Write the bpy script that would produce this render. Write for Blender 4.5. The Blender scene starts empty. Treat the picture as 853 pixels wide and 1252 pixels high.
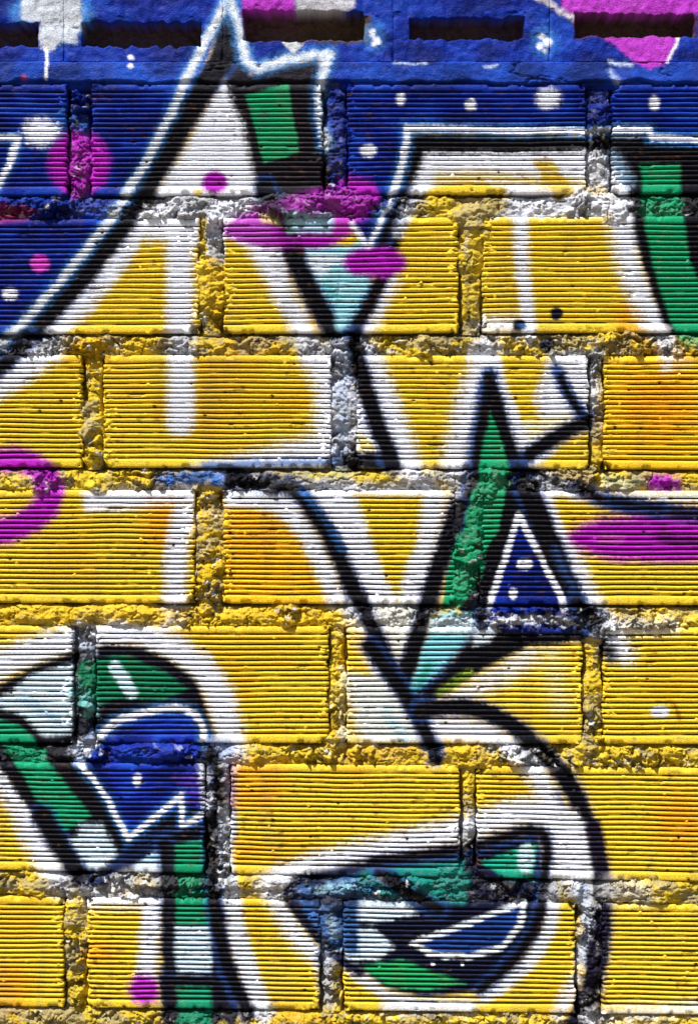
import bpy, math
import numpy as np

# ------------------------------------------------------------------ camera, sky, sun, exposure
scene = bpy.context.scene
ZB = 0.75                      # height above ground of wall line v = 1252 mm
WALL_W, WALL_H = 853.0, 1252.0  # the stretch of wall in view, in millimetres (u to the right, v downwards)
def X(u): return (u - WALL_W / 2) / 1000.0
def Z(v): return ZB + (WALL_H - v) / 1000.0

cam_d = bpy.data.cameras.new('camera')
cam = bpy.data.objects.new('camera', cam_d)
scene.collection.objects.link(cam)
cam.location = (0.0, -2.4, Z(WALL_H / 2))
cam.rotation_euler = (math.radians(90), 0, 0)
cam_d.sensor_fit = 'VERTICAL'
cam_d.sensor_height = 36.0
cam_d.lens = 36.0 * 2.4 / 1.252
cam_d.clip_end = 500
scene.camera = cam

SUN_EL, SUN_SIDE = math.radians(56), math.radians(35)   # high sun, from the left of the wall
sdir = (-math.sin(SUN_SIDE) * math.cos(SUN_EL), -math.cos(SUN_SIDE) * math.cos(SUN_EL), math.sin(SUN_EL))
world = bpy.data.worlds.new('World')
scene.world = world
world.use_nodes = True
wn = world.node_tree
sky = wn.nodes.new('ShaderNodeTexSky')
sky.sky_type = 'NISHITA'
sky.sun_disc = False
sky.sun_elevation = SUN_EL
sky.sun_rotation = math.atan2(sdir[0], sdir[1])
bg = wn.nodes['Background']
bg.inputs['Strength'].default_value = 0.05
wn.links.new(sky.outputs[0], bg.inputs['Color'])

sun_d = bpy.data.lights.new('sun', 'SUN')
sun_d.energy = 5.0
sun_d.angle = math.radians(0.5)
sun_d.color = (1.0, 0.96, 0.9)
sun = bpy.data.objects.new('sun', sun_d)
scene.collection.objects.link(sun)
from mathutils import Vector
sun.rotation_euler = Vector(sdir).to_track_quat('Z', 'Y').to_euler()
sun.location = (-1.5, -3, 5)

scene.view_settings.view_transform = 'Standard'
scene.render.filter_size = 1.0
scene.view_settings.look = 'None'
scene.view_settings.exposure = 0.74
scene.view_settings.gamma = 1.0
scene.view_settings.use_curve_mapping = False

# ------------------------------------------------------------------ noise
def _h(ix, iy, seed):
    h = (ix.astype(np.int64) * 374761393 + iy.astype(np.int64) * 668265263 + seed * 1274126177) & 0xFFFFFFFF
    h = ((h ^ (h >> 13)) * 1103515245) & 0xFFFFFFFF
    h = ((h ^ (h >> 15)) * 2246822519) & 0xFFFFFFFF
    h = h ^ (h >> 16)
    return (h & 0xFFFFFF).astype(np.float64) / 0xFFFFFF
def vnoise(x, y, seed=0):
    x = np.asarray(x, float); y = np.asarray(y, float)
    x, y = np.broadcast_arrays(x, y)
    fx = np.floor(x); fy = np.floor(y)
    tx = x - fx; ty = y - fy
    tx = tx * tx * (3 - 2 * tx); ty = ty * ty * (3 - 2 * ty)
    a = _h(fx, fy, seed); b = _h(fx + 1, fy, seed); c = _h(fx, fy + 1, seed); d = _h(fx + 1, fy + 1, seed)
    return (a + (b - a) * tx) * (1 - ty) + (c + (d - c) * tx) * ty
def fbm(x, y, seed=0, octv=4, gain=0.5):
    s = 0; a = 1; t = 0
    for k in range(octv):
        s = s + a * vnoise(x * 2 ** k + 17.3 * k, y * 2 ** k - 9.1 * k, seed + k * 7); t += a; a *= gain
    return s / t
def worley(x, y, seed=0):
    fx = np.floor(x); fy = np.floor(y)
    f1 = np.full(x.shape, 9.0); f2 = np.full(x.shape, 9.0); idr = np.zeros(x.shape)
    for dx in (-1, 0, 1):
        for dy in (-1, 0, 1):
            cx = fx + dx; cy = fy + dy
            px = cx + _h(cx, cy, seed); py = cy + _h(cx, cy, seed + 5)
            d = np.hypot(px - x, py - y)
            near = d < f1
            f2 = np.where(near, f1, np.minimum(f2, d))
            idr = np.where(near, _h(cx, cy, seed + 9), idr)
            f1 = np.where(near, d, f1)
    return f1, f2, idr
def sstep(a, b, x):
    t = np.clip((x - a) / (b - a), 0, 1)
    return t * t * (3 - 2 * t)

# ------------------------------------------------------------------ the graffiti: spray strokes and fills in wall millimetres
YEL = (216, 186, 48); WHT = (238, 242, 255); BLK = (8, 9, 22); BLU = (0, 33, 134); NAVY = (12, 24, 100)
GRN = (18, 144, 98); TEAL = (24, 150, 140); PUR = (165, 28, 172); SKYB = (62, 132, 200); PALE = (190, 220, 232)
ORG = (226, 150, 18); GREY = (185, 190, 200); MAG = (165, 50, 178); DBL = (22, 44, 92)
LAYERS = []
S = 1.984
def _sm(pts, closed=False, n=6):
    P = np.array(pts, float)
    if len(P) < 3: return P
    Q = np.vstack([P[-1:], P, P[:2]]) if closed else np.vstack([2 * P[:1] - P[1:2], P, 2 * P[-1:] - P[-2:-1]])
    out = []
    for i in range(1, len(Q) - 2):
        for k in range(n):
            t = k / n
            p0, p1, p2, p3 = Q[i - 1], Q[i], Q[i + 1], Q[i + 2]
            out.append(0.5 * (2 * p1 + (p2 - p0) * t + (2 * p0 - 5 * p1 + 4 * p2 - p3) * t * t + (3 * p1 - p0 - 3 * p2 + p3) * t ** 3))
    if not closed: out.append(P[-1])
    return np.array(out)
class Field:                                   # a patch of the wall with its own origin and unit
    def __init__(s, ou, ov, k=S): s.o = np.array([ou, ov], float); s.k = k
    def P(s, pts): return np.array(pts, float) / s.k + s.o
    def fill(s, pts, col, soft=2.5, op=1.0, smooth=False):
        p = s.P(pts); p = _sm(p, True) if smooth else p
        LAYERS.append(('f', p, col, soft, op, 0))
    def line(s, pts, w, col, soft=3.0, op=1.0, smooth=True):
        p = s.P(pts); p = _sm(p) if smooth else p
        if col == BLK: w = w * 1.02
        if col == BLK: LAYERS.append(('s', p, (46, 86, 160), 7, .72, w / s.k / 2 + 2.6))   # blue overspray along the black
        LAYERS.append(('s', p, col, soft, op, w / s.k / 2))
    def dot(s, cx, cy, rx, ry, col, soft=2.0, op=1.0):
        a = np.linspace(0, 2 * math.pi, 25)[:-1]
        s.fill(np.stack([cx + rx * np.cos(a), cy + ry * np.sin(a)], 1), col, soft, op)
A = Field(0, 0); B = Field(420, 0, 1.97); C = Field(0, 220); D = Field(420, 220, 1.97)
E = Field(0, 420); F = Field(420, 420, 1.97); G = Field(0, 620); H = Field(420, 620, 1.97)
I = Field(0, 820); J = Field(420, 820, 1.97); K = Field(0, 1002); L = Field(420, 1002, 1.97)
W = Field(0, 0, 1.0)

# -- blue ground of the upper part
W.fill([(-900, -400), (1750, -400), (1750, 168), (853, 168), (500, 162), (478, 250), (450, 302), (420, 232), (395, 70), (305, 85), (275, 5),
        (258, 60), (230, 120), (195, 190), (150, 255), (110, 310), (60, 370), (0, 425), (-60, 470), (-900, 900)], BLU, 3)
A.fill([(-900, 150), (1700, 150), (1700, 203), (-900, 203)], (26, 70, 172), 5, 0.6)
A.dot(125, 30, 96, 74, SKYB, 11, .8); A.fill([(50, -40), (200, -40), (195, 60), (185, 105), (150, 100), (115, 125), (95, 108), (80, 50), (50, 48)], (178, 186, 200), 3)
A.fill([(-120, 52), (97, 52), (97, 115), (-120, 115)], BLU, 1.5)
A.line([(113, 110), (116, 150), (112, 192)], 7, (225, 228, 235), 1)
A.dot(60, 188, 8, 6, (170, 60, 90), 2, 0.8); A.dot(320, 140, 8, 5, WHT, 1.5); A.dot(318, 160, 7, 6, WHT, 1.5)
A.dot(155, 330, 65, 60, SKYB, 10, 0.35)
A.dot(100, 320, 44, 33, WHT, 5)
A.line([(-40, 335), (48, 333), (25, 400), (-10, 460)], 22, SKYB, 6, 0.8, False); A.line([(-40, 335), (46, 333), (22, 400), (-10, 460)], 15, WHT, 2.5, 1, False)
A.dot(192, 395, 74, 78, PUR, 5)
C.dot(97, 202, 24, 22, (205, 70, 190), 3); C.dot(25, 277, 18, 15, WHT, 3)
C.dot(20, 80, 60, 20, (150, 20, 60), 7, 0.8)
W.fill([(386, 95), (434, 95), (434, 246), (402, 246)], BLU, 3)
# -- first letter: black inner stroke, white core, yellow
A.line([(430, 430), (395, 490), (335, 565), (265, 660), (190, 745), (110, 825), (40, 890), (-40, 960)], 60, WHT, 7)
A.fill([(480, 240), (528, 120), (556, 30), (590, 120), (605, 185), (772, 140), (784, 200), (800, 460), (800, 620), (690, 600), (640, 520), (600, 470), (560, 300), (535, 225)], (26, 24, 34), 3)
A.fill([(540, 190), (470, 320), (385, 480), (345, 540), (700, 700), (690, 560), (618, 440), (585, 300)], WHT, 4)
A.line([(556, 60), (540, 140), (482, 232), (416, 340), (336, 480), (284, 555), (212, 650), (138, 735), (54, 815), (-24, 890), (-104, 960)], 58, BLK, 4)
A.line([(556, -30), (545, 10), (500, 95), (452, 192), (408, 290), (355, 390), (300, 480), (258, 545), (176, 648), (98, 738), (40, 798), (-10, 838), (-90, 890)], 30, SKYB, 7, .8)
A.line([(556, -30), (545, 10), (500, 95), (452, 192), (408, 290), (355, 390), (300, 480), (258, 545), (176, 648), (98, 738), (40, 798), (-10, 838), (-90, 890)], 19, (204, 212, 224), 3.2)
A.fill([(595, 232), (698, 203), (726, 370), (640, 397)], GRN, 2)
A.dot(640, 280, 12, 20, (60, 110, 90), 4, 0.5)
A.line([(555, -10), (575, 50), (598, 150), (625, 168), (700, 142), (800, 128), (788, 165), (772, 225), (775, 300), (788, 350)], 34, SKYB, 7, .8, False)
A.line([(555, -10), (575, 50), (598, 150), (625, 168), (700, 142), (800, 128), (788, 165), (772, 225), (775, 300), (788, 350)], 17, (200, 210, 222), 4, 1, False)
A.fill([(585, -60), (715, -60), (718, 95), (590, 95)], MAG, 3); A.fill([(715, -60), (860, -60), (858, 18), (800, 30), (718, 30)], (176, 176, 186), 3)
A.fill([(680, 96), (745, 96), (712, 132)], (180, 184, 192), 1.5)
A.fill([(594, 35), (718, 35), (718, 95), (594, 95)], (70, 40, 60), 4, .8); A.fill([(718, 35), (900, 35), (900, 105), (718, 105)], (66, 56, 48), 3)
A.dot(520, 442, 31, 28, PUR, 2.5)
A.dot(480, 465, 14, 7, YEL, 2)
C.fill([(350, 140), (372, 240), (390, 330), (394, 375), (185, 375), (265, 275), (315, 210)], YEL, 5, 1)
C.fill([(478, 90), (500, 90), (500, 385), (485, 385), (482, 280)], YEL, 3); C.fill([(545, 140), (640, 170), (760, 380), (545, 380)], YEL, 3)
C.fill([(150, 376), (400, 376), (400, 350), (190, 350)], YEL, 4)
# -- below: first letter down, second brick of that course
C.line([(590, 110), (640, 190), (690, 280), (740, 380), (760, 430)], 52, WHT, 6)
C.fill([(690, 160), (853, 160), (900, 130), (900, 300), (840, 390), (800, 330)], (150, 205, 220), 4)
C.fill([(720, 175), (880, 190), (860, 210), (760, 240)], WHT, 5, .75)
C.line([(800, 260), (860, 320)], 30, (40, 150, 150), 6, .6); C.line([(800, 200), (850, 280)], 20, WHT, 6, .7)
C.line([(640, 20), (680, 100), (715, 190), (750, 265), (805, 365), (835, 430)], 46, BLK, 4.5)
C.dot(750, 100, 60, 34, (150, 205, 215), 4)
C.fill([(540, 120), (600, 70), (700, 40), (860, 10), (910, 20), (915, 120), (853, 130), (800, 160), (660, 168), (580, 150)], PUR, 4, .93, True)
C.line([(650, 45), (685, 95), (722, 180)], 40, (10, 22, 34), 6, .85)
C.line([(650, 150), (800, 150)], 16, PUR, 6, .8)
C.fill([(620, 75), (670, 85), (680, 112), (640, 105)], (220, 200, 120), 4, .8); C.fill([(690, 85), (810, 85), (800, 130), (700, 130)], (150, 205, 215), 6, .8)
# -- second letter: blue wedge, white line, black line
D.fill([(60, 60), (140, 30), (60, 160), (20, 110)], (26, 34, 140), 3)
D.fill([(160, -113), (900, -106), (900, 60), (250, 400), (150, 300), (60, 160)], BLK, 5)
B.fill([(200, 372), (580, 366), (640, 372), (690, 470), (680, 660), (500, 700), (160, 560), (150, 480)], WHT, 4)
D.fill([(170, 60), (215, 12), (310, 0), (390, 15), (395, 60), (300, 130), (290, 375), (60, 375), (95, 270), (140, 140)], YEL, 5)
D.fill([(300, 90), (400, 90), (660, 85), (680, 220), (745, 370), (300, 370)], YEL, 4)
B.line([(230, 432), (330, 425), (480, 440)], 26, YEL, 9, .8)
B.fill([(455, 385), (500, 385), (560, 470), (520, 480), (480, 440)], YEL, 4, .9)
D.line([(500, 0), (600, 20), (650, 50)], 26, YEL, 8, .7)
B.line([(900, 336), (742, 332), (735, 312), (640, 313), (580, 316), (330, 312), (152, 307), (150, 345), (138, 405), (122, 455), (105, 500), (64, 590)], 26, SKYB, 7, 1, False)
B.line([(900, 336), (742, 332), (735, 312), (640, 313), (580, 316), (330, 312), (152, 307), (150, 345), (138, 405), (122, 455), (105, 500), (64, 590)], 15, WHT, 2.5, 1, False)
B.line([(62, 600), (20, 540)], 12, WHT, 3)
D.line([(150, 30), (112, 105), (95, 150)], 22, BLK, 4)
D.line([(190, -10), (150, 90), (130, 130)], 16, WHT, 5, .7)
D.line([(340, 350), (430, 352)], 40, WHT, 8, .9)
D.line([(425, 70), (430, 200), (448, 380)], 36, WHT, 4)
D.line([(690, 330), (690, 345)], 70, ORG, 14, .6)
D.line([(660, 60), (685, 180), (710, 260), (750, 340), (805, 420)], 66, WHT, 8)
D.fill([(700, -60), (900, -60), (900, 440), (820, 430), (760, 330), (715, 190), (695, 90)], BLK, 4)
D.fill([(712, -38), (808, -38), (818, 100), (832, 190), (870, 280), (870, 420), (812, 398), (772, 300), (742, 200), (724, 100)], GRN, 3)
D.line([(650, -50), (680, 0)], 34, (150, 180, 210), 8, .8)
D.line([(-10, 230), (30, 250), (10, 340)], 60, (150, 205, 220), 6)
D.line([(112, 245), (70, 335), (40, 400)], 34, WHT, 7)
D.line([(95, 225), (55, 310), (5, 390)], 32, BLK, 4)
D.dot(75, 198, 77, 37, PUR, 4)
D.fill([(-10, -10), (60, 0), (85, 50), (40, 100), (-10, 90)], PUR, 5, .9)
for (x, y, r) in ((421, 349, 15), (513, 323, 15), (490, 398, 17)): D.dot(x, y, r, r, (18, 24, 46), 1.8)
D.dot(430, 352, 10, 8, (40, 90, 160), 2.5, .8)
for (x, y, rx, ry, o) in ((137, 238, 10, 14, 3), (305, 252, 12, 14, 3), (493, 238, 28, 22, 4), (58, 362, 20, 17, 3), (747, 248, 13, 16, 3)): B.dot(x, y, rx, ry, WHT, o)
B.dot(75, 88, 24, 34, SKYB, 8, .5); B.dot(483, 100, 30, 36, SKYB, 9, .5)
for (x, y, rx, ry) in ((70, 78, 7, 9), (80, 95, 9, 8), (72, 104, 5, 6), (476, 88, 9, 7), (490, 104, 10, 9), (470, 112, 7, 8), (484, 124, 5, 5)): B.dot(x, y, rx, ry, WHT, 2.2, .85)
B.fill([(510, -60), (1000, -60), (1000, 30), (850, 35), (806, 92), (780, 150), (738, 168), (700, 150), (640, 100), (560, 48), (530, 30)], MAG, 2.5)
B.fill([(553, 35), (850, 32), (850, 90), (553, 92)], (60, 24, 52), 2, .9)
B.line([(450, -15), (510, 18), (552, 42)], 14, (185, 180, 195), 3); B.line([(806, 92), (778, 150)], 5, WHT, 1.5)
B.line([(640, 150), (690, 158)], 8, (190, 205, 225), 3, .8); B.line([(120, 152), (200, 154)], 4, (190, 205, 225), 2, .8); B.line([(340, 162), (368, 158)], 6, (190, 205, 225), 2, .8)
B.line([(640, 170), (660, 200)], 10, (170, 190, 220), 4, .7)
# -- third course
E.line([(130, 20), (60, 70), (-20, 120)], 44, WHT, 7)
E.line([(70, -10), (20, 40), (-40, 90)], 40, BLK, 5)
C.line([(436, 30), (436, 200), (438, 400), (438, 590)], 66, WHT, 5)
C.fill([(350, 60), (475, 60), (468, 150), (360, 140)], WHT, 5)
E.fill([(470, 300), (600, 268), (760, 222), (768, 120), (735, 40), (745, 0), (860, 0), (860, 300)], WHT, 8, .95)
W.line([(420, 440), (422, 500), (418, 572)], 26, (150, 168, 200), 4, .75)
E.line([(500, 296), (620, 292), (820, 286)], 26, (70, 110, 170), 6, .9)
E.line([(395, 330), (480, 322), (560, 330)], 36, (60, 105, 175), 6); E.line([(560, 325), (650, 330), (730, 335)], 30, (30, 45, 90), 6)
E.line([(730, 330), (830, 320)], 26, (200, 190, 80), 8, .8)
E.line([(-30, 286), (60, 288), (116, 330), (114, 390), (56, 438), (-30, 464)], 66, PUR, 4.5)
F.line([(60, 30), (110, 170), (160, 300), (190, 340)], 66, WHT, 7)
F.fill([(20, 100), (60, 160), (110, 290), (20, 300)], WHT, 4)
F.fill([(35, 215), (60, 230), (80, 262), (35, 262)], (225, 205, 90), 3, .8)
F.fill([(-5, 262), (120, 262), (130, 300), (-5, 310)], BLK, 4)
F.line([(25, -15), (45, 80), (75, 180), (118, 295)], 40, BLK, 4)
F.line([(345, 40), (300, 160), (265, 310)], 70, WHT, 8); F.line([(340, 20), (390, 120), (430, 220), (470, 270)], 80, WHT, 7)
F.fill([(372, 20), (490, 20), (462, 110), (466, 150), (480, 188), (430, 192), (395, 110)], YEL, 5)
F.fill([(500, 20), (620, 20), (600, 170), (540, 200), (450, 240), (475, 180), (462, 130)], WHT, 5)
F.fill([(430, 192), (545, 170), (555, 185), (450, 235)], (235, 225, 170), 6, .8)
F.fill([(470, 285), (590, 225), (600, 310), (440, 310)], YEL, 4)
F.line([(512, 62), (545, 130), (582, 180)], 30, (50, 90, 150), 5, .9); F.line([(522, 80), (550, 140), (588, 188)], 20, BLK, 4)
F.line([(590, 186), (520, 220), (425, 282)], 34, BLK, 4)
F.line([(350, 84), (328, 190), (308, 310), (290, 360)], 46, (50, 90, 150), 6, .85); F.line([(350, 84), (335, 180), (318, 300), (300, 360), (255, 470)], 28, BLK, 4)
F.line([(350, 84), (375, 170), (412, 290), (430, 330)], 34, BLK, 4)
F.fill([(345, 80), (395, 250), (430, 330), (500, 480), (570, 660), (300, 690), (250, 560), (270, 420), (315, 290)], BLK, 4)
F.fill([(640, 0), (860, 0), (860, 300), (640, 300)], (236, 188, 30), 14, .7); F.dot(760, 150, 80, 70, ORG, 28, .7)
F.line([(772, -30), (776, 58)], 18, WHT, 5)
F.line([(420, 300), (500, 330), (580, 360), (680, 395), (780, 412), (900, 420)], 30, BLK, 5)
# -- fourth course
F.dot(772, 338, 46, 22, PUR, 4)
F.line([(640, 330), (710, 335)], 26, (190, 196, 150), 6, .8)
F.line([(440, 345), (520, 360), (700, 368), (860, 372)], 22, WHT, 6, .9); F.line([(560, 345), (640, 380), (780, 410), (900, 416)], 26, BLK, 4)
F.line([(470, 360), (520, 460), (560, 560), (620, 680)], 60, WHT, 7); F.line([(525, 385), (555, 450)], 34, YEL, 5)
F.line([(440, 340), (478, 440), (528, 560), (578, 680)], 54, BLK, 4); F.line([(510, 500), (580, 650)], 16, (60, 90, 150), 6, .7)
H.fill([(540, 75), (580, 40), (660, 22), (900, 15), (900, 125), (700, 132), (590, 115)], PUR, 6, 1, True)
H.line([(760, 75), (860, 85)], 24, (60, 20, 70), 6, .8); H.dot(640, 78, 30, 8, (190, 110, 150), 6, .6)
H.line([(740, 5), (860, 20)], 30, BLK, 6, .9); H.line([(650, -15), (760, 5)], 26, BLK, 6, .9)
H.fill([(600, 150), (860, 140), (860, 240), (660, 240)], YEL, 8)
H.fill([(420, 10), (345, 240), (340, 300), (560, 300), (540, 240)], BLU, 3)
H.line([(348, 245), (422, 18), (536, 245)], 15, WHT, 1.8, 1, False)
H.dot(436, 138, 18, 14, WHT, 2); H.dot(407, 206, 10, 13, WHT, 1.5)
F.fill([(352, 165), (378, 230), (402, 312), (388, 362), (372, 450), (340, 500), (330, 560), (280, 640), (235, 640), (262, 496), (318, 352), (326, 300)], GRN, 2.5)
H.dot(290, 150, 28, 26, (130, 200, 200), 6, .7)
H.line([(365, 280), (450, 268), (540, 278)], 22, (225, 230, 240), 4); H.line([(380, 245), (500, 240)], 26, BLU, 5)
E.fill([(200, 365), (470, 345), (475, 390), (210, 408)], WHT, 4); E.dot(400, 440, 55, 60, ORG, 22, .7)
E.line([(445, 415), (430, 480), (424, 560), (426, 660)], 54, WHT, 5)
E.fill([(540, 330), (860, 330), (860, 460), (800, 420), (700, 400), (540, 400)], WHT, 4)
E.fill([(545, 395), (640, 400), (700, 440), (750, 520), (800, 620), (545, 630)], (232, 180, 30), 5)
E.dot(620, 470, 60, 50, ORG, 26, .5)
G.line([(560, -25), (640, -20), (710, 25), (760, 95), (815, 220)], 44, WHT, 5)
H.fill([(-80, -60), (275, -40), (235, 110), (190, 240), (60, 240), (-40, 40)], WHT, 4); H.fill([(25, -30), (190, -30), (180, 80), (150, 150), (130, 230), (90, 150)], YEL, 7)
H.line([(250, -30), (235, 60), (215, 140)], 22, YEL, 8, .7)
H.fill([(-10, 60), (40, 130), (140, 380), (80, 420), (0, 300)], WHT, 5, .9); H.fill([(70, 240), (190, 230), (150, 385)], (230, 230, 220), 4)
H.fill([(-10, 260), (60, 300), (60, 420), (-10, 440)], (236, 200, 60), 10, .8)
E.line([(560, 330), (650, 340), (720, 362), (768, 420), (810, 490), (853, 590), (900, 680), (935, 760), (1005, 890), (1055, 985)], 40, BLK, 4.5)
E.line([(735, 362), (785, 420), (830, 500)], 14, (50, 110, 180), 5, .8)
H.line([(275, 0), (240, 110), (200, 240), (155, 400), (160, 470)], 42, BLK, 4)
F.fill([(345, 345), (388, 362), (372, 450), (340, 500), (330, 560), (280, 640), (235, 640), (262, 496), (318, 352)], GRN, 2.5)
H.fill([(225, 255), (312, 255), (300, 330), (175, 465), (160, 440), (190, 350)], (120, 190, 205), 4); H.line([(230, 285), (300, 285)], 40, (205, 222, 232), 5, .9)
H.line([(205, 380), (170, 455)], 22, (40, 150, 130), 5, .8)
H.fill([(310, 290), (360, 290), (355, 330), (305, 345)], (205, 220, 235), 4)
# -- fifth course, right half: yellow field under the arch
H.fill([(200, 480), (300, 410), (420, 350), (570, 325), (580, 480)], (232, 200, 60), 5); H.line([(250, 480), (330, 430), (440, 365)], 46, WHT, 9, .8); H.line([(500, 350), (520, 480)], 40, (225, 225, 190), 14, .5)
H.line([(330, 250), (320, 320), (250, 400), (165, 475)], 26, BLK, 5); H.line([(340, 345), (430, 318), (580, 308)], 24, BLK, 5); H.line([(350, 330), (300, 380), (200, 450)], 22, BLK, 6)
H.fill([(320, 320), (360, 296), (500, 292), (580, 296), (580, 322), (450, 336), (340, 390), (210, 472), (168, 478), (250, 395)], BLK, 4)
H.line([(365, 290), (450, 298), (540, 298)], 12, (14, 34, 110), 4)
H.fill([(318, 292), (372, 290), (352, 322), (312, 336)], (205, 220, 235), 4)
H.line([(230, 450), (300, 400)], 14, (150, 180, 60), 6, .7)
H.line([(560, 230), (620, 290), (650, 350)], 40, BLK, 6); H.line([(650, 300), (680, 360)], 36, WHT, 8, .9); H.line([(640, 290), (790, 285)], 30, WHT, 8, .7)
H.dot(640, 345, 18, 10, BLK, 5, .8)
J.fill([(-10, 0), (110, 20), (190, 170), (-10, 175)], (222, 228, 226), 6); J.line([(-10, 20), (10, 120), (30, 180)], 40, YEL, 10, .8); J.line([(100, 100), (150, 165)], 22, (150, 195, 215), 8, .7)
J.dot(762, 100, 22, 14, WHT, 2.5); J.line([(755, 76), (790, 78), (810, 115)], 7, (120, 60, 20), 3, .8)
J.line([(210, 140), (320, 148), (400, 185), (455, 235), (500, 320), (540, 420), (560, 520)], 52, WHT, 6)
J.line([(60, -60), (120, 20), (178, 112), (222, 210)], 34, BLK, 4)
J.line([(185, 98), (280, 88), (360, 108), (430, 150), (490, 208), (540, 268), (578, 350), (602, 430), (618, 500), (622, 600), (612, 700), (596, 780), (570, 870), (540, 900)], 40, BLK, 4)
J.line([(510, 290), (552, 380), (584, 490)], 12, (60, 90, 170), 5, .7)
J.dot(810, 350, 60, 60, ORG, 24, .5)
# -- lips
J.line([(-140, 498), (0, 452), (280, 385), (450, 340), (560, 400)], 62, WHT, 7)
L.fill([(480, -20), (560, -20), (590, 60), (600, 150), (470, 150)], (232, 236, 246), 6)
L.fill([(-130, 120), (-60, 110), (280, 72), (470, 28), (482, 150), (462, 255), (400, 350), (330, 410), (200, 432), (100, 405), (0, 335), (-60, 270)], (10, 16, 44), 4)
L.line([(505, 170), (490, 270), (430, 360), (340, 425)], 32, (225, 232, 245), 6); L.line([(-100, 200), (-40, 300), (30, 370), (110, 425), (210, 450)], 24, (215, 222, 240), 6, .9)
L.fill([(328, 105), (450, 56), (466, 60), (456, 146), (400, 146)], (20, 150, 125), 3); L.dot(440, 92, 20, 34, (190, 220, 230), 4)
L.fill([(-40, 130), (280, 100), (305, 150), (290, 200), (200, 200), (-60, 180)], (22, 130, 120), 6); L.line([(-60, 160), (60, 175)], 40, (50, 110, 170), 8, .7)
L.line([(90, 130), (160, 180), (230, 215)], 34, BLK, 5)
L.fill([(-60, 195), (140, 200), (180, 226), (70, 248), (-60, 236)], (206, 222, 238), 4); L.fill([(-60, 262), (70, 262), (120, 308), (80, 340), (-40, 340)], (200, 220, 236), 4)
L.fill([(170, 298), (300, 250), (430, 200), (424, 255), (380, 308), (300, 330), (215, 325)], (20, 58, 130), 3, 1, False)
L.line([(300, 250), (166, 298), (215, 325), (300, 331), (380, 308), (424, 255), (432, 200), (300, 250)], 14, (225, 235, 245), 2.2, 1, False)
L.fill([(40, 355), (140, 336), (200, 362), (292, 394), (200, 413), (110, 400)], (24, 145, 84), 3); L.dot(213, 348, 4, 4, WHT, 1); L.dot(286, 350, 4, 4, WHT, 1)
L.line([(-10, 112), (280, 72), (470, 28), (482, 150), (462, 255), (400, 350), (330, 410)], 26, BLK, 4)
L.fill([(-20, 410), (60, 420), (120, 470), (-20, 480)], YEL, 6); L.line([(110, 450), (300, 450)], 34, (225, 232, 245), 8, .9)
L.line([(575, 170), (588, 250), (580, 340)], 40, (180, 195, 225), 6, .85); L.line([(520, 470), (558, 390)], 30, WHT, 7, .9)
L.line([(602, 20), (618, 110), (622, 200), (612, 290), (596, 370), (570, 460), (545, 510)], 40, (22, 16, 40), 4)
L.dot(610, 480, 30, 26, (225, 225, 235), 8, .8); L.line([(640, 470), (860, 455)], 22, WHT, 8, .8)
L.line([(640, 165), (720, 180)], 50, (215, 215, 215), 10, .6)
L.dot(810, 20, 60, 60, ORG, 24, .6)
# -- lower left: leaf of green, blue and white
G.line([(-20, 392), (100, 345), (240, 314), (350, 320), (440, 356), (515, 430), (545, 510), (560, 600)], 72, WHT, 7)
G.fill([(-20, 440), (90, 380), (180, 350), (260, 330), (340, 338), (420, 370), (480, 425), (515, 520), (535, 620), (520, 700), (520, 900), (300, 860), (0, 640)], (14, 15, 32), 5)
G.fill([(-20, 480), (80, 405), (178, 382), (178, 545), (70, 560)], (195, 215, 228), 4); I.line([(60, 70), (140, 120)], 20, (110, 150, 190), 8, .6)
G.fill([(190, 375), (310, 360), (400, 400), (455, 440), (400, 468), (300, 462), (235, 478), (190, 480)], (10, 108, 76), 3.5); G.line([(280, 388), (320, 448)], 30, PALE, 3)
G.line([(190, 310), (215, 350)], 40, (150, 160, 180), 6, .8); G.line([(185, 450), (220, 490)], 36, (120, 190, 190), 6, .8)
I.fill([(170, 170), (240, 160), (240, 215), (180, 225)], (205, 215, 235), 5)
I.fill([(235, 172), (300, 122), (400, 102), (472, 108), (482, 200), (495, 290), (495, 340), (440, 330), (315, 402), (250, 295), (210, 222)], (14, 40, 150), 3)
I.line([(205, 195), (245, 155), (300, 118), (400, 93), (455, 97), (488, 128), (494, 168)], 30, SKYB, 7, .6); I.line([(205, 195), (245, 155), (300, 118), (400, 93), (455, 97), (488, 128), (494, 168)], 16, WHT, 2.5)
I.line([(195, 225), (260, 310), (311, 410), (440, 303), (442, 378), (510, 338)], 26, SKYB, 6, .7, False); I.line([(195, 225), (260, 310), (311, 410), (440, 303), (442, 378), (510, 338)], 13, WHT, 2, 1, False)
I.dot(333, 265, 12, 14, WHT, 2.5)
for k in range(4): I.line([(420 + 10 * k, 258 + 20 * k), (505, 256 + 20 * k)], 7, (190, 90, 160), 3, .28)
I.line([(-20, 240), (40, 310), (80, 400), (150, 520)], 60, WHT, 7)
I.fill([(-10, 85), (60, 110), (160, 220), (250, 330), (300, 430), (330, 500), (225, 520), (130, 415), (50, 310), (-10, 225)], (14, 14, 26), 4)
I.fill([(-10, 118), (50, 135), (80, 160), (105, 205), (170, 290), (222, 350), (155, 392), (90, 310), (30, 210), (-10, 170)], (15, 140, 100), 3)
I.fill([(165, 408), (248, 384), (285, 450), (215, 492), (185, 440)], (200, 220, 232), 4)
I.fill([(290, 500), (375, 428), (415, 440), (415, 500)], (170, 205, 228), 5)
I.fill([(425, 440), (510, 400), (512, 700), (425, 700)], (15, 128, 90), 3)
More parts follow.
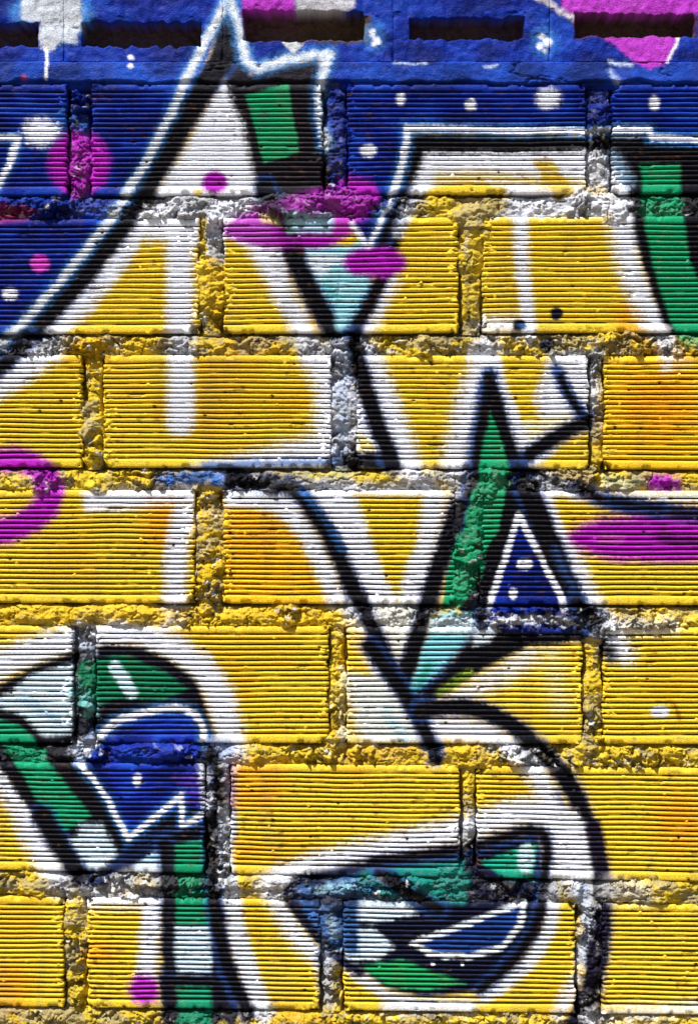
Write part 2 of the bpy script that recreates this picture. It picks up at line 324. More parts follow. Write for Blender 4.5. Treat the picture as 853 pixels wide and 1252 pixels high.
I.line([(270, 500), (350, 430), (510, 385)], 32, BLK, 5)
I.line([(520, 180), (555, 200), (555, 330), (540, 500)], 40, (150, 170, 215), 6, .9); I.line([(512, 200), (535, 330), (520, 500), (520, 620)], 26, BLK, 4); I.line([(490, 230), (500, 330)], 18, (215, 220, 235), 5, .8)
I.fill([(560, 215), (690, 220), (700, 300), (640, 345), (560, 330)], (228, 160, 30), 14, .75); I.dot(590, 440, 45, 30, ORG, 12, .6); I.line([(562, 230), (566, 340)], 12, (130, 70, 110), 5, .6)
I.line([(570, 470), (690, 178)], 2, YEL, 20, .2)
# -- bottom course left
K.fill([(190, 10), (245, 10), (280, 70), (230, 140), (200, 150)], (190, 212, 228), 5, .8); K.line([(260, 150), (380, 140)], 50, (225, 225, 230), 8); K.line([(340, 150), (365, 160)], 30, YEL, 6, .8)
K.line([(100, -10), (150, 70), (215, 165)], 46, BLK, 5); K.line([(400, 50), (300, 105), (215, 165)], 26, (20, 34, 74), 5)
K.fill([(215, 185), (400, 180), (395, 470), (215, 470)], YEL, 4); K.line([(215, 190), (300, 192), (380, 190)], 40, WHT, 7); K.line([(375, 190), (362, 300), (355, 400)], 50, WHT, 4); K.dot(240, 322, 40, 26, ORG, 12, .75)
K.dot(350, 414, 38, 38, PUR, 4)
K.line([(400, 60), (405, 150), (408, 300), (412, 500)], 30, BLK, 4)
K.fill([(405, 60), (540, 60), (560, 400), (405, 400)], (24, 26, 40), 4)
K.fill([(425, 255), (512, 255), (512, 385), (428, 385)], (190, 212, 228), 4)
K.fill([(425, 60), (510, 45), (512, 256), (428, 256)], (15, 132, 92), 3)
K.line([(395, 385), (560, 385)], 26, (40, 70, 130), 6, .7); K.fill([(390, 376), (560, 376), (580, 440), (575, 500), (395, 500)], (14, 14, 30), 4); K.fill([(430, 408), (512, 408), (512, 520), (430, 520)], (15, 132, 98), 4)
K.line([(540, -10), (540, 100), (560, 185), (580, 300), (640, 470)], 46, (225, 230, 240), 6); K.line([(515, -10), (515, 100), (520, 200), (545, 330), (600, 470)], 34, BLK, 4)
K.line([(660, 170), (720, 280), (790, 340)], 46, WHT, 7); K.line([(640, 150), (700, 130), (860, 85)], 30, WHT, 7, .9)
K.fill([(690, 172), (760, 145), (870, 118), (870, 330), (800, 320), (740, 250)], (48, 92, 150), 5); K.line([(770, 170), (860, 160)], 20, (150, 200, 220), 6, .8); K.line([(800, 230), (815, 290)], 16, (170, 205, 225), 6, .7); K.line([(760, 215), (860, 240)], 14, (16, 26, 60), 5, .8)
K.line([(690, 172), (760, 145), (870, 118)], 24, (22, 30, 60), 4); K.line([(690, 178), (760, 195), (860, 200)], 18, (22, 30, 60), 4); K.line([(700, 190), (740, 250), (800, 320), (870, 370)], 28, (20, 26, 50), 4)
K.line([(780, 330), (800, 440)], 40, (130, 150, 190), 8, .7)
K.dot(30, 410, 50, 60, ORG, 16, .7)
K.line([(620, 215), (625, 290)], 30, (170, 130, 30), 8, .35); G.dot(330, 330, 26, 8, (170, 130, 30), 5, .4)
# clean yellow mortar seams in the middle of the wall
G.line([(-20, 262), (330, 262), (640, 265), (800, 268)], 34, (224, 184, 34), 6, .8)
G.fill([(475, -40), (545, -40), (548, 225), (475, 225)], (226, 188, 34), 4, .9)
K.fill([(700, 10), (700, 10), (701, 11)], YEL, 1)

def seg_dist(px, py, P, closed):
    n = len(P); best = np.full(px.shape, 1e9)
    inside = np.zeros(px.shape, bool)
    for i in range(n if closed else n - 1):
        ax, ay = P[i]; bx, by = P[(i + 1) % n]
        ex, ey = bx - ax, by - ay; l2 = ex * ex + ey * ey + 1e-9
        t = np.clip(((px - ax) * ex + (py - ay) * ey) / l2, 0, 1)
        best = np.minimum(best, (px - ax - t * ex) ** 2 + (py - ay - t * ey) ** 2)
        if closed:
            c = (ay > py) != (by > py)
            inside ^= c & (px < ex * (py - ay) / (ey if abs(ey) > 1e-9 else 1e-9) + ax)
    return np.sqrt(best), inside

def lin(c):
    c = np.asarray(c, float) / 255.0
    return np.where(c <= 0.04045, c / 12.92, ((c + 0.055) / 1.055) ** 2.4)

def paint(u, v):
    """sprayed colour at wall points (mm): linear rgb"""
    shp = u.shape
    wu = u + (fbm(u / 14, v / 14, 31, 3) - .5) * 4; wv = v + (fbm(u / 14, v / 14, 57, 3) - .5) * 4
    speck = vnoise(u / 1.6, v / 1.6, 77) + .6 * vnoise(u / 3.7, v / 3.7, 78) - .8
    col = np.empty(shp + (3,)); col[:] = lin(YEL)
    t = fbm(u / 90, v / 70, 5, 3)
    col = col * (1 - .0 * t[..., None]) + (lin((206, 150, 18)) - lin(YEL)) * (sstep(.5, .76, t) * .4)[..., None]
    lo_u, hi_u, lo_v, hi_v = wu.min(), wu.max(), wv.min(), wv.max()
    for kind, P, c, soft, op, hw in LAYERS:
        if c == WHT and soft > 3.5:
            soft = soft * 1.6; hw = hw * .92
        if c == PUR: soft = soft * 1.5
        m = hw + soft * 2
        if P[:, 0].min() - m > hi_u or P[:, 0].max() + m < lo_u or P[:, 1].min() - m > hi_v or P[:, 1].max() + m < lo_v: continue
        sel = (wu > P[:, 0].min() - m) & (wu < P[:, 0].max() + m) & (wv > P[:, 1].min() - m) & (wv < P[:, 1].max() + m)
        if not sel.any(): continue
        d, ins = seg_dist(wu[sel], wv[sel], P, kind == 'f')
        sd = np.where(ins, -d, d) if kind == 'f' else d - hw
        a = np.clip(.5 - sd / (2.2 * soft), 0, 1)
        a = a * a * (3 - 2 * a)
        a = np.clip(a + speck[sel] * .7 * (4 * a * (1 - a)), 0, 1) * op
        col[sel] = col[sel] * (1 - a[:, None]) + lin(c) * a[:, None]
    # uneven coats: darker and lighter passes of the can
    blue = sstep(.1, .3, col[..., 2] - col[..., 0]) * sstep(.12, .02, col[..., 1] - .1)
    b = fbm(u / 40, v / 22, 91, 4)
    lum = sstep(.04, .45, col.max(-1) * .4 + col[..., 1] * .6)        # dust shows on the light coats
    dirt = lum * sstep(.52, .72, fbm(u / 17, v / 110, 95, 4)) * sstep(.4, .65, fbm(u / 120, v / 120, 96, 2))
    col = col + (lin((120, 108, 84)) - col) * (dirt * .22)[..., None]
    thin = (.12 + .88 * lum) * sstep(.62, .74, fbm(u / 5, v / 5, 97, 4)) * sstep(.45, .6, fbm(u / 70, v / 50, 98, 2))
    col = col + (lin((150, 130, 100)) - col) * (thin * .28)[..., None]
    col = col + (lin((40, 100, 220)) - col) * (blue * sstep(.5, .8, b) * .28)[..., None]
    col = col * (1 - blue * sstep(.56, .3, b) * .55)[..., None]
    return col

# ------------------------------------------------------------------ materials
def paint_mat(name, rough, bump, grain, gscale, tint=0.34):
    m = bpy.data.materials.new(name); m.use_nodes = True
    nt = m.node_tree; p = nt.nodes['Principled BSDF']
    at = nt.nodes.new('ShaderNodeAttribute'); at.attribute_name = 'paint'
    tc = nt.nodes.new('ShaderNodeNewGeometry')
    n1 = nt.nodes.new('ShaderNodeTexNoise'); n1.inputs['Scale'].default_value = gscale; n1.inputs['Detail'].default_value = 3
    n2 = nt.nodes.new('ShaderNodeTexNoise'); n2.inputs['Scale'].default_value = gscale * .28; n2.inputs['Detail'].default_value = 4
    for n in (n1, n2): nt.links.new(tc.outputs['Position'], n.inputs['Vector'])
    mr = nt.nodes.new('ShaderNodeMapRange'); mr.inputs[1].default_value = .3; mr.inputs[2].default_value = .7
    mr.inputs[3].default_value = 1 - tint; mr.inputs[4].default_value = 1 + tint * .6
    nt.links.new(n1.outputs['Fac'], mr.inputs[0])
    mx = nt.nodes.new('ShaderNodeMix'); mx.data_type = 'RGBA'; mx.blend_type = 'MULTIPLY'; mx.inputs[0].default_value = 1
    nt.links.new(at.outputs['Color'], mx.inputs[6]); nt.links.new(mr.outputs[0], mx.inputs[7])
    nt.links.new(mx.outputs[2], p.inputs['Base Color']); p.inputs['Specular IOR Level'].default_value = .12
    rr = nt.nodes.new('ShaderNodeMapRange'); rr.inputs[1].default_value = .3; rr.inputs[2].default_value = .7
    rr.inputs[3].default_value = rough - .12; rr.inputs[4].default_value = rough + .12
    nt.links.new(n2.outputs['Fac'], rr.inputs[0]); nt.links.new(rr.outputs[0], p.inputs['Roughness'])
    bp = nt.nodes.new('ShaderNodeBump'); bp.inputs['Strength'].default_value = bump; bp.inputs['Distance'].default_value = grain
    nt.links.new(n1.outputs['Fac'], bp.inputs['Height']); nt.links.new(bp.outputs[0], p.inputs['Normal'])
    return m
M_BRICK = paint_mat('sprayed_brick', .5, .8, .0011, 620)
M_MORTAR = paint_mat('sprayed_mortar', .62, .8, .0014, 600)
M_BLOCK = paint_mat('sprayed_block', .55, .9, .0014, 560)

def plain_mat(name, c1, c2, scale, rough):
    m = bpy.data.materials.new(name); m.use_nodes = True
    nt = m.node_tree; p = nt.nodes['Principled BSDF']
    n = nt.nodes.new('ShaderNodeTexNoise'); n.inputs['Scale'].default_value = scale; n.inputs['Detail'].default_value = 6
    g = nt.nodes.new('ShaderNodeNewGeometry'); nt.links.new(g.outputs['Position'], n.inputs['Vector'])
    r = nt.nodes.new('ShaderNodeValToRGB'); r.color_ramp.elements[0].color = (*c1, 1); r.color_ramp.elements[1].color = (*c2, 1)
    r.color_ramp.elements[0].position = .35; r.color_ramp.elements[1].position = .65
    nt.links.new(n.outputs['Fac'], r.inputs[0]); nt.links.new(r.outputs[0], p.inputs['Base Color'])
    b = nt.nodes.new('ShaderNodeBump'); b.inputs['Strength'].default_value = .5; b.inputs['Distance'].default_value = .004
    nt.links.new(n.outputs['Fac'], b.inputs['Height']); nt.links.new(b.outputs[0], p.inputs['Normal'])
    p.inputs['Roughness'].default_value = rough
    return m
M_GROUND = plain_mat('packed_earth', (.13, .1, .07), (.24, .2, .15), 9, .95)
M_CORE = plain_mat('grey_mortar', (.2, .19, .17), (.34, .32, .29), 40, .9)

# ------------------------------------------------------------------ mesh helpers
col = scene.collection
def sheet(name, u, v, h, rgb, mat, parent, back=85.0):
    """a relief: u, v, h (mm) on a grid, closed by sides and a back"""
    n, m = u.shape
    def ring(a):                                  # repeat the border, pushed back
        b = np.empty((n + 2, m + 2)); b[1:-1, 1:-1] = a
        b[0, 1:-1] = a[0]; b[-1, 1:-1] = a[-1]; b[:, 0] = b[:, 1]; b[:, -1] = b[:, -2]
        b[0, 0] = a[0, 0]; b[0, -1] = a[0, -1]; b[-1, 0] = a[-1, 0]; b[-1, -1] = a[-1, -1]
        return b
    U = ring(u); V = ring(v); Hh = ring(h)
    Hh[0] = Hh[-1] = -back; Hh[:, 0] = Hh[:, -1] = -back
    R = np.stack([ring(rgb[..., k]) for k in range(3)], -1)
    n += 2; m += 2
    cu, cv = (u.min() + u.max()) / 2, (v.min() + v.max()) / 2
    co = np.stack([(U - cu) / 1000, -Hh / 1000, (cv - V) / 1000], -1).reshape(-1, 3)
    idx = np.arange(n * m).reshape(n, m)
    q = np.stack([idx[:-1, :-1], idx[1:, :-1], idx[1:, 1:], idx[:-1, 1:]], -1).reshape(-1, 4)
    q = np.vstack([q, [[idx[0, 0], idx[0, -1], idx[-1, -1], idx[-1, 0]]]])
    me = bpy.data.meshes.new(name)
    me.vertices.add(len(co)); me.vertices.foreach_set('co', co.ravel().astype(np.float32))
    me.loops.add(q.size); me.loops.foreach_set('vertex_index', q.ravel().astype(np.int32))
    me.polygons.add(len(q)); me.polygons.foreach_set('loop_start', np.arange(0, q.size, 4, dtype=np.int32))
    me.update(calc_edges=True)
    ca = me.color_attributes.new('paint', 'FLOAT_COLOR', 'POINT')
    rgba = np.ones((len(co), 4), np.float32); rgba[:, :3] = np.clip(R.reshape(-1, 3), 0, 1)
    ca.data.foreach_set('color', rgba.ravel())
    me.materials.append(mat)
    o = bpy.data.objects.new(name, me); col.objects.link(o)
    o.location = (X(cu), 0, Z(cv))
    if parent: o.parent = parent
    return o

def boxmesh(name, u0, u1, v0, v1, y0, y1, mat, parent):
    x0, x1, z0, z1 = X(u0), X(u1), Z(v1), Z(v0)
    cx, cz = (x0 + x1) / 2, (z0 + z1) / 2
    vs = [(x - cx, y, z - cz) for z in (z0, z1) for y in (y0, y1) for x in (x0, x1)]
    fs = [(0, 2, 3, 1), (4, 5, 7, 6), (0, 1, 5, 4), (2, 6, 7, 3), (0, 4, 6, 2), (1, 3, 7, 5)]
    me = bpy.data.meshes.new(name); me.from_pydata(vs, [], fs); me.materials.append(mat)
    o = bpy.data.objects.new(name, me); col.objects.link(o); o.location = (cx, 0, cz)
    if parent: o.parent = parent
    return o

# ------------------------------------------------------------------ ground
g = bpy.data.meshes.new('ground')
g.from_pydata([(-60, -60, 0), (60, -60, 0), (60, 60, 0), (-60, 60, 0)], [], [(0, 1, 2, 3)]); g.materials.append(M_GROUND)
go = bpy.data.objects.new('ground', g); col.objects.link(go); go['kind'] = 'structure'

# ------------------------------------------------------------------ the wall
wall = bpy.data.objects.new('painted_brickwork', None); col.objects.link(wall)
wall['label'] = 'graffiti covered wall of ribbed clay bricks with lumpy mortar and slotted blocks on top'
wall['category'] = 'wall'

# courses: top line, bottom line (at u = 0 and u = 853), brick ends
EXT = 330
ROWS = [
    (103, 103, 239, 236, [(-205, 82), (112, 394), (425, 716), (748, 1033)]),
    (268, 264, 408, 406, [(-43, 244), (273, 560), (590, 878)]),
    (434, 435, 571, 574, [(-186, 101), (127, 405), (436, 719), (738, 1024)]),
    (599, 600, 737, 740, [(-48, 238), (273, 556), (587, 874)]),
    (765, 767, 908, 910, [(-196, 90), (118, 401), (424, 711), (737, 1024)]),
    (932, 939, 1064, 1078, [(-36, 250), (282, 562), (583, 869)]),
    (1096, 1106, 1231, 1241, [(-208, 78), (107, 391), (420, 703), (735, 1020)]),
]
top7 = 1262
for k in range(4):
    off = -40 if k % 2 == 0 else -195
    ROWS.append((top7 + 166 * k, top7 + 166 * k, top7 + 166 * k + 138, top7 + 166 * k + 138, [(off + 316 * j, off + 316 * j + 286) for j in range(4)]))
for r in ROWS:                                      # one more brick beyond each end
    b = r[4]; b.insert(0, (b[0][0] - 316, b[0][0] - 30)); b.append((b[-1][1] + 30, b[-1][1] + 316))
def ly(a, b, u): return a + (b - a) * np.clip(u, -400, 1250) / 853.0
U_LO, U_HI = -380.0, 1240.0

# lumps of mortar squeezed over the brick edges: u, v, ru, rv, height mm
LUMPS = [(516, 424, 11, 15, 14), (545, 420, 12, 9, 8), (632, 398, 0.1, 0.1, 0), (574, 262, 32, 16, 13), (585, 285, 22, 26, 13), (576, 318, 18, 18, 11), (527, 248, 10, 16, 9),
         (258, 350, 24, 38, 14), (252, 300, 12, 30, 7), (113, 535, 16, 30, 13), (98, 505, 10, 16, 8), (420, 490, 20, 40, 9), (420, 548, 18, 20, 8),
         (572, 650, 22, 62, 17), (590, 600, 20, 18, 12), (565, 712, 18, 34, 13), (600, 583, 24, 12, 11), (256, 640, 20, 22, 9), (256, 690, 22, 46, 12), (150, 752, 46, 15, 11), (350, 752, 15, 18, 12),
         (640, 764, 60, 10, 11), (725, 765, 20, 20, 12), (190, 918, 60, 13, 13), (305, 920, 26, 15, 12), (570, 925, 40, 15, 8), (640, 925, 50, 14, 8),
         (720, 245, 32, 13, 10), (752, 262, 16, 17, 13), (370, 250, 72, 17, 14), (440, 245, 25, 18, 11), (230, 250, 34, 11, 6), (690, 580, 30, 10, 9), (760, 590, 30, 13, 9),
         (745, 415, 34, 11, 7), (100, 418, 40, 9, 6), (150, 428, 12, 10, 8), (500, 582, 40, 9, 7), (250, 585, 40, 10, 7), (40, 590, 44, 12, 9), (120, 598, 12, 10, 9),
         (50, 1082, 40, 15, 9), (160, 1080, 40, 13, 9), (320, 1080, 42, 13, 11), (470, 1082, 70, 14, 12), (560, 1075, 30, 18, 10), (790, 1090, 60, 18, 12), (690, 1090, 26, 15, 11),
         (90, 1150, 14, 50, 9), (720, 1160, 14, 70, 11), (405, 1130, 16, 40, 10), (720, 910, 18, 14, 10), (780, 925, 50, 16, 9), (410, 905, 14, 18, 9), (440, 918, 20, 12, 9),
         (265, 965, 12, 60, 8), (268, 1030, 12, 40, 9), (105, 850, 12, 30, 7), (412, 850, 10, 40, 8), (724, 860, 12, 40, 7), (97, 200, 12, 40, 6), (732, 170, 14, 60, 8), (410, 170, 12, 60, 6), (730, 500, 8, 60, 7),
         (790, 760, 40, 13, 9), (40, 750, 40, 12, 9), (470, 750, 30, 12, 7), (30, 250, 60, 12, 9), (30, 1245, 50, 12, 8), (130, 1246, 40, 12, 8), (330, 1248, 60, 12, 8), (620, 1250, 60, 12, 8), (800, 1250, 40, 12, 8)]
LUMPS = [l for l in LUMPS if l[4] > 0]

def mortar_h(u, v, d):
    """relief of a joint; d = millimetres inside the joint (negative: over the brick)"""
    rag = fbm(u / 16, v / 16, 201, 3) - .5
    dd = d + rag * 7
    h = -18 + 14.0 * sstep(0, 5.5, dd) + 2.5 * sstep(4, 13, dd)
    h = np.where(d < -1, h - 1.8 * np.maximum(-d - 1, 0), h)
    lump = np.full(u.shape, -30.0)
    for (cu, cv, ru, rv, a) in LUMPS:
        if abs(cu - u.mean()) > 900: continue
        q = ((u + rag * 10 - cu) / ru) ** 2 + ((v + rag * 8 - cv) / rv) ** 2
        lump = np.maximum(lump, np.where(q < 1.5, a * .75 * sstep(1.3, 0.15, q) - 4.5, -30))
    h = np.maximum(h, lump)
    smooth = sstep(.35, .56, fbm(u / 60, v / 34, 221, 3))           # trowelled stretches against crumbly ones
    rough = 1 - smooth
    h = h + (fbm(u / 26, v / 18, 231, 3) - .5) * 11
    wu = u + (fbm(u / 10, v / 10, 233, 3) - .5) * 14; wv = v + (fbm(u / 10, v / 10, 236, 3) - .5) * 14
    bil = 0; am = 1.0
    for k in range(4):                                              # crumbs: round backs, sharp creases
        bil = bil + am * np.abs(2 * vnoise(wu / (15 / 2 ** k) + 5.1 * k, wv / (12 / 2 ** k), 281 + k) - 1); am *= .62
    r = fbm(wu / 8, wv / 8, 291, 2); r = np.clip((r - .5) * 1.8 + .5, 0, 1)
    h = h + (.14 + .86 * rough) * (bil - .9) * 14.5
    g1, g2, r2 = worley(wu / 4.6, wv / 4.2, 251)
    h = h + (.08 + .92 * rough) * ((.5 - g1) * 2.4)
    ridge = 1 - np.abs(fbm(u / 9, v / 5, 263, 4) - .5) * 4            # wrinkles left by the trowel
    h = h + smooth * (ridge - .5) * 2.4 + smooth * (fbm(u / 12, v / 7, 265, 3) - .5) * 5
    h = h + (vnoise(u / 1.9, v / 1.9, 261) - .5) * (.75 + .4 * rough)
    crack = np.abs(fbm(u / 26, v / 26, 271, 4) - .5)
    h = h - 4.5 * smooth * sstep(.016, .0, crack)
    return np.minimum(h, 9 + .3 * (h - 9)), smooth, r

def mortar_rgb(u, v, smooth, r):
    uu = u + (vnoise(u / 8, v / 8, 301) - .5) * 9; vv = v + (vnoise(u / 8, v / 8, 302) - .5) * 9
    c = paint(uu, vv)
    yl = sstep(.15, .4, c[..., 0] - c[..., 2])          # the yellow coat was sprayed first and thinnest: it has flaked here
    bare = sstep(.48, .62, fbm(u / 34, v / 20, 311, 3) + (r - .5) * .22)
    bare = bare * (1 - .75 * sstep(735, 745, v) * sstep(950, 935, v) * sstep(700, 600, u + 0 * v))
    wh = sstep(.3, .6, c.min(-1))
    a = np.clip(bare * (.12 + .42 * np.maximum(yl, wh)) + .2 * wh, 0, .65)
    c = c * (1 - a[..., None]) + lin((126, 126, 128)) * a[..., None]
    f1, f2, r3 = worley(u / 5.2 + vnoise(u / 3, v / 3, 8), v / 5.2, 321)
    a = np.where(r3 > .86, .6, 0) * (1 - .85 * smooth)
    c = c * (1 - a[..., None]) + lin((88, 78, 62)) * a[..., None]
    a = np.where(r3 < .05, .7, 0) * (1 - .85 * smooth)
    c = c * (1 - a[..., None]) + lin((222, 222, 226)) * a[..., None]
    return c * (.58 + .36 * fbm(u / 11, v / 9, 331, 3))[..., None]

def axis(lo, hi, fine):
    return np.linspace(lo, hi, max(3, int(round((hi - lo) / fine)) + 1))

# ---- ribbed bricks
def brick(u0, u1, row, seed):
    vis = u1 > -20 and u0 < 873 and row[0] < 1255
    tl, tr, bl, br = row[:4]
    full = (bl - tl)
    # one vertical section: (position mm, relief mm, groove number)
    sec = [(0, -3.0, -1), (.7, -.6, -1), (1.8, 0, -1), (5, .15, -1), (7.4, -.1, -1), (8.3, -.7, -1)]
    rs = np.random.RandomState(seed); gw = rs.uniform(.74, .9); gd = rs.uniform(.75, 1.1)
    NG = 20; first = 9.8; pitch = (full - 11.5 - first) / (NG - 1)
    for k in range(NG):
        c = first + k * pitch
        sec += [(c - 1.5 * gw, -1.8, k), (c - 1.25 * gw, -8.5 * gd, k), (c + .95 * gw, -8.5 * gd, k), (c + 1.25 * gw, -1.4, k), (c + 1.65 * gw, -.1, k)]
        if k < NG - 1:
            sec += [(c + pitch * .40, .3, k), (c + pitch * .56, .1, k), (c + pitch * .68, -.6, k)]
    c = first + (NG - 1) * pitch
    sec += [(c + 4, .2, NG), (c + 7, .1, NG), (full - 2.2, 0, NG), (full - .9, -.6, NG), (full, -3.2, NG)]
    sv = np.array([s[0] for s in sec]); sh = np.array([s[1] for s in sec]); sk = np.array([s[2] for s in sec], float)
    inner = axis(u0 + 2.2, u1 - 2.2, 1.75 if vis else 14)
    us = np.concatenate([[u0, u0 + .8], inner, [u1 - .8, u1]])
    eh = np.zeros(len(us)); eh[0] = eh[-1] = -3.2; eh[1] = eh[-2] = -.8
    Uo, So = np.meshgrid(us, sv); Hh = np.repeat(sh[:, None], len(us), 1); Kk = np.repeat(sk[:, None], len(us), 1)
    T = ly(tl, tr, us)[None, :]; Bm = ly(bl, br, us)[None, :]
    V = T + So / full * (Bm - T)
    rib = (Kk >= 0) & (Kk < NG)
    wob = (vnoise(Uo / 70, V / 40, seed) - .5) * 1.6 + (vnoise(Uo / 18, Kk * 3.7 + .3, seed + 1) - .5) * .4 * rib + (vnoise(Uo / 3.2, So / 2.2, seed + 2) - .5) * .18
    edge = np.minimum(So, full - So); wob = wob * sstep(0, 6, edge)
    V = V + wob
    U = Uo.copy()
    eg = (vnoise(So / 9, 0 * So, seed + 3) - .5) * 3.0 + (vnoise(So / 2.5, 0 * So, seed + 4) - .5) * 1.4
    eg2 = (vnoise(So / 9, 0 * So + 7, seed + 3) - .5) * 3.0 + (vnoise(So / 2.5, 0 * So + 7, seed + 4) - .5) * 1.4
    U[:, :2] += eg[:, :2]; U[:, -2:] += eg2[:, -2:]
    # grooves that are shallower here and there, nicks in the rib edges, crumbs stuck in the grooves
    fillg = sstep(.56, .8, fbm(Uo / 26, Kk * 1.9, seed + 6, 3))
    Hh = np.where(rib & (Hh < -1), Hh * (1 - .72 * fillg), Hh)
    endz = np.minimum(Uo - u0, u1 - Uo)
    f1, f2, r = worley(Uo / 8, V / 6.35, seed + 8)
    nick = sstep(.30, .12, f1) * (r > .993) * (2.4 * r)
    crumb = sstep(.34, .1, f1) * (r < .02)
    c2 = sstep(.56, .66, fbm(Uo / 6, V / 4, seed + 9, 3)) * sstep(14, 1, endz + (vnoise(V / 11, Uo * 0, seed + 12) - .5) * 14)
    Hh = Hh - nick * 1.2
    # knocked-off corners and arrises, a rib broken away over a short length
    for (cx, cy) in ((u0, 0), (u1, 0), (u0, full), (u1, full)):
        rad = rs.uniform(2, 13)
        q = np.hypot(Uo - cx, (So - cy) * 1.2) + (fbm(Uo / 5, So / 5, seed + 14, 3) - .5) * 9
        Hh = Hh - 7 * sstep(rad, rad - 3.5, q)
    ar = np.minimum(edge, endz)
    Hh = Hh - 4 * sstep(.60, .68, fbm(Uo / 10, So / 10, seed + 15, 3)) * sstep(5, 1, ar)
    for _ in range(rs.randint(1, 4)):
        kk = rs.randint(1, NG - 1); cx = rs.uniform(u0 + 15, u1 - 15); ln = rs.uniform(4, 16)
        q = np.abs(Uo - cx) / ln + (fbm(Uo / 4, So / 3, seed + 16, 2) - .5)
        Hh = Hh - 2.4 * sstep(.9, .6, q) * (Kk == kk) * (Hh > -2)
    Hh = np.where(crumb > 0, np.maximum(Hh, -1 + crumb * 1.8), Hh)
    Hh = np.where(c2 > .05, np.maximum(Hh, -2 + c2 * 3.4), Hh)
    Hh = Hh + eh[None, :] + (fbm(Uo / 120, V / 80, seed + 5, 2) - .5) * 2.0 + (vnoise(Uo / 2.6, V / 2.6, seed + 7) - .5) * .2
    if vis:
        rgb = paint(U, V)
    else:
        rgb = paint(U, V)
    # weathering of the coat: faint scuffs down to the clay
    sc = sstep(.70, .76, fbm(U / 9, V / 3.5, seed + 10, 3)) * sstep(.55, .7, vnoise(U / 60, V / 40, seed + 11))
    sc = sc * .6
    rgb = rgb * (1 - sc[..., None]) + lin((84, 54, 36)) * sc[..., None]
    # the spray never reached the floor of the narrow grooves: bare clay, its colour darkened to deepen the groove shade
    clay_shade = (sstep(-3.5, -7.0, Hh) * .8)[..., None]
    rgb = rgb * (1 - clay_shade) + lin((56, 42, 38)) * clay_shade
    nk = np.clip(nick, 0, 1)[..., None]
    rgb = rgb * (1 - nk) + lin((70, 45, 30)) * nk
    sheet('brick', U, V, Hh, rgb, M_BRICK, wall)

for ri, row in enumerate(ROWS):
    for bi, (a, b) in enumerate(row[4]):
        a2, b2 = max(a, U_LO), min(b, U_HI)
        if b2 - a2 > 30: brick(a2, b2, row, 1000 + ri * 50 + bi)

# ---- bed joints (one strip of mortar between two courses) and head joints
for ri in range(1, len(ROWS)):
    up, dn = ROWS[ri - 1], ROWS[ri]
    vis = up[2] < 1255
    for (s0, s1, fine) in ((U_LO, -10, 9 if not vis else 5), (-10, 863, 1.05 if vis else 9), (863, U_HI, 9 if not vis else 5)):
        us = axis(s0, s1, fine); tt = axis(0, 1, .0195 if fine < 2 else .12)
        T = ly(up[2], up[3], us)[None] - 13; Bm = ly(dn[0], dn[1], us)[None] + 13
        Uu = np.repeat(us[None], len(tt), 0); V = T + tt[:, None] * (Bm - T)
        d = np.minimum(V - (T + 13), (Bm - 13) - V + 5.0)      # pressed flush onto the brick below, raked back under the brick above
        h, sm_, r = mortar_h(Uu, V, d)
        h = h - 4.0 * sstep(5, 0, V - (T + 13)) * sstep(-6, 0, V - (T + 13))
        sheet('mortar_bed', Uu, V, h, mortar_rgb(Uu, V, sm_, r), M_MORTAR, wall, 84)
for ri, row in enumerate(ROWS):
    for bi in range(len(row[4]) - 1):
        e0, e1 = row[4][bi][1], row[4][bi + 1][0]
        if e1 < U_LO or e0 > U_HI: continue
        vis = e1 > -10 and e0 < 863 and row[0] < 1255
        us = axis(e0 - 13, e1 + 13, 1.05 if vis else 6)
        um = (e0 + e1) / 2
        vs = axis(float(ly(row[0], row[1], um)) - 3, float(ly(row[2], row[3], um)) + 3, 1.05 if vis else 8)
        Uu, V = np.meshgrid(us, vs)
        d = np.minimum(Uu - e0, e1 - Uu)
        h, sm_, r = mortar_h(Uu, V, d)
        h = h - 3.0
        sheet('mortar_joint', Uu, V, h, mortar_rgb(Uu, V, sm_, r), M_MORTAR, wall, 83)

# ---- smooth mortar band under the slotted blocks
us = axis(U_LO, U_HI, 2.0); vs = axis(72, 108, 1.2)
Uu, V = np.meshgrid(us, vs)
low = 101 + (fbm(Uu / 30, 0 * V, 401, 4) - .5) * 12
h = 1.6 + (fbm(Uu / 50, V / 14, 402, 3) - .5) * 3 + (fbm(Uu / 5, V / 5, 403, 3) - .5) * 1.6 - 8 * sstep(-3, 2, V - low) - 5 * sstep(77, 73, V)
h = h - 3 * sstep(.025, 0, np.abs(fbm(Uu / 60, V / 16, 404, 4) - .5)) * sstep(.5, .7, vnoise(Uu / 50, V / 50, 405))
sheet('mortar_band', Uu, V, h, paint(Uu, V), M_BLOCK, wall, 82)

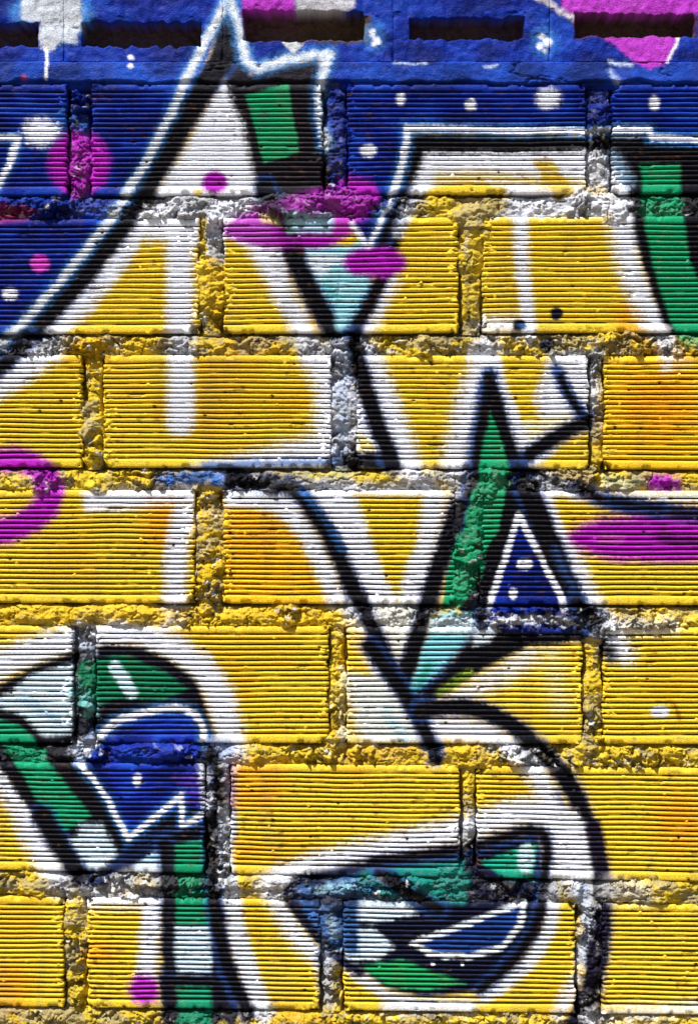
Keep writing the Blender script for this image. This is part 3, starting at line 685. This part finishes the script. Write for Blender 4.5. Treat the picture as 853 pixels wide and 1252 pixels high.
# ---- blocks with a slot
SLOTS = [(-300, -152, 28, 58), (-100, 47, 28, 57), (100, 246, 27, 57), (297, 445, 13, 50), (500, 640, 22, 48), (702, 848, 17, 45), (905, 1050, 18, 46), (1100, 1220, 18, 46)]
SEAMS = [-360, -126, 78, 272, 480, 671, 876, 1075, 1235]
for k, (s0, s1, t0, t1) in enumerate(SLOTS):
    a, b = SEAMS[k] + .15, SEAMS[k + 1] - .15
    a = max(a, U_LO)
    vis = b > 0 and a < 853
    f = 1.8 if vis else 8
    us = np.concatenate([[a, a + 1.0], axis(a + 3, s0 - 2, f), [s0 - .4, s0 + .8], axis(s0 + 3, s1 - 3, f), [s1 - .8, s1 + .4], axis(s1 + 2, b - 3, f), [b - 1.0, b]])
    vs = np.concatenate([[-92, -91], axis(-88, t0 - 2, f if vis else 8), [t0 - .4, t0 + .8], axis(t0 + 3, t1 - 3, f), [t1 - .8, t1 + .4], axis(t1 + 2, 71, f), [74, 76]])
    Uu, V = np.meshgrid(us, vs)
    ins = (Uu > s0) & (Uu < s1) & (V > t0) & (V < t1)
    near = np.exp(-np.minimum(np.minimum(np.abs(Uu - s0), np.abs(Uu - s1)), np.minimum(np.abs(V - t0), np.abs(V - t1))) / 5)
    h = (fbm(Uu / 40, V / 30, 411, 3) - .5) * 4 + (fbm(Uu / 7, V / 7, 412, 4) - .5) * 3.4 + (vnoise(Uu / 2.2, V / 2.2, 413) - .5) * .6
    hin = -46 + (fbm(Uu / 7, V / 5, 414, 4) - .5) * 9 + (vnoise(Uu / 2, V / 2, 415) - .5) * 2
    h = np.where(ins, hin, h - 1.2 * near)
    eg = np.minimum(Uu - a, b - Uu); h = h - 2.0 * sstep(1.6, 0, eg) * sstep(.45, .7, fbm(V / 14, 0 * V + k, 416, 2)) - .5 * sstep(6, 0, eg)
    rgb = paint(Uu, V)
    Vw = V + np.where(np.abs(V - t0) < 6, 1, np.where(np.abs(V - t1) < 6, 1, 0)) * ((fbm(Uu / 9, 0 * V + (V > (t0 + t1) / 2) * 9, 417, 4) - .5) * 8)
    Uw = Uu + np.where((np.abs(Uu - s0) < 4) | (np.abs(Uu - s1) < 4), 1, 0) * ((fbm(V / 8, 0 * V + (Uu > (s0 + s1) / 2) * 5, 418, 2) - .5) * 4)
    clay = lin((92, 72, 58)) * (.6 + .8 * fbm(Uu / 5, V / 4, 419, 3))[..., None]
    rgb = np.where(ins[..., None], rgb * .15 + clay * .85, rgb)
    sheet('slotted_block', Uw, Vw, h, rgb, M_BLOCK, wall, 80)
boxmesh('coping', U_LO, U_HI, -130, -90, -.008, .15, M_CORE, wall)
boxmesh('wall_core', U_LO + 4, U_HI - 4, -88, WALL_H + ZB * 1000 + 40, .055, .14, M_CORE, wall)
boxmesh('footing', U_LO, U_HI, 1898, WALL_H + ZB * 1000 + 60, -.012, .15, M_CORE, wall)
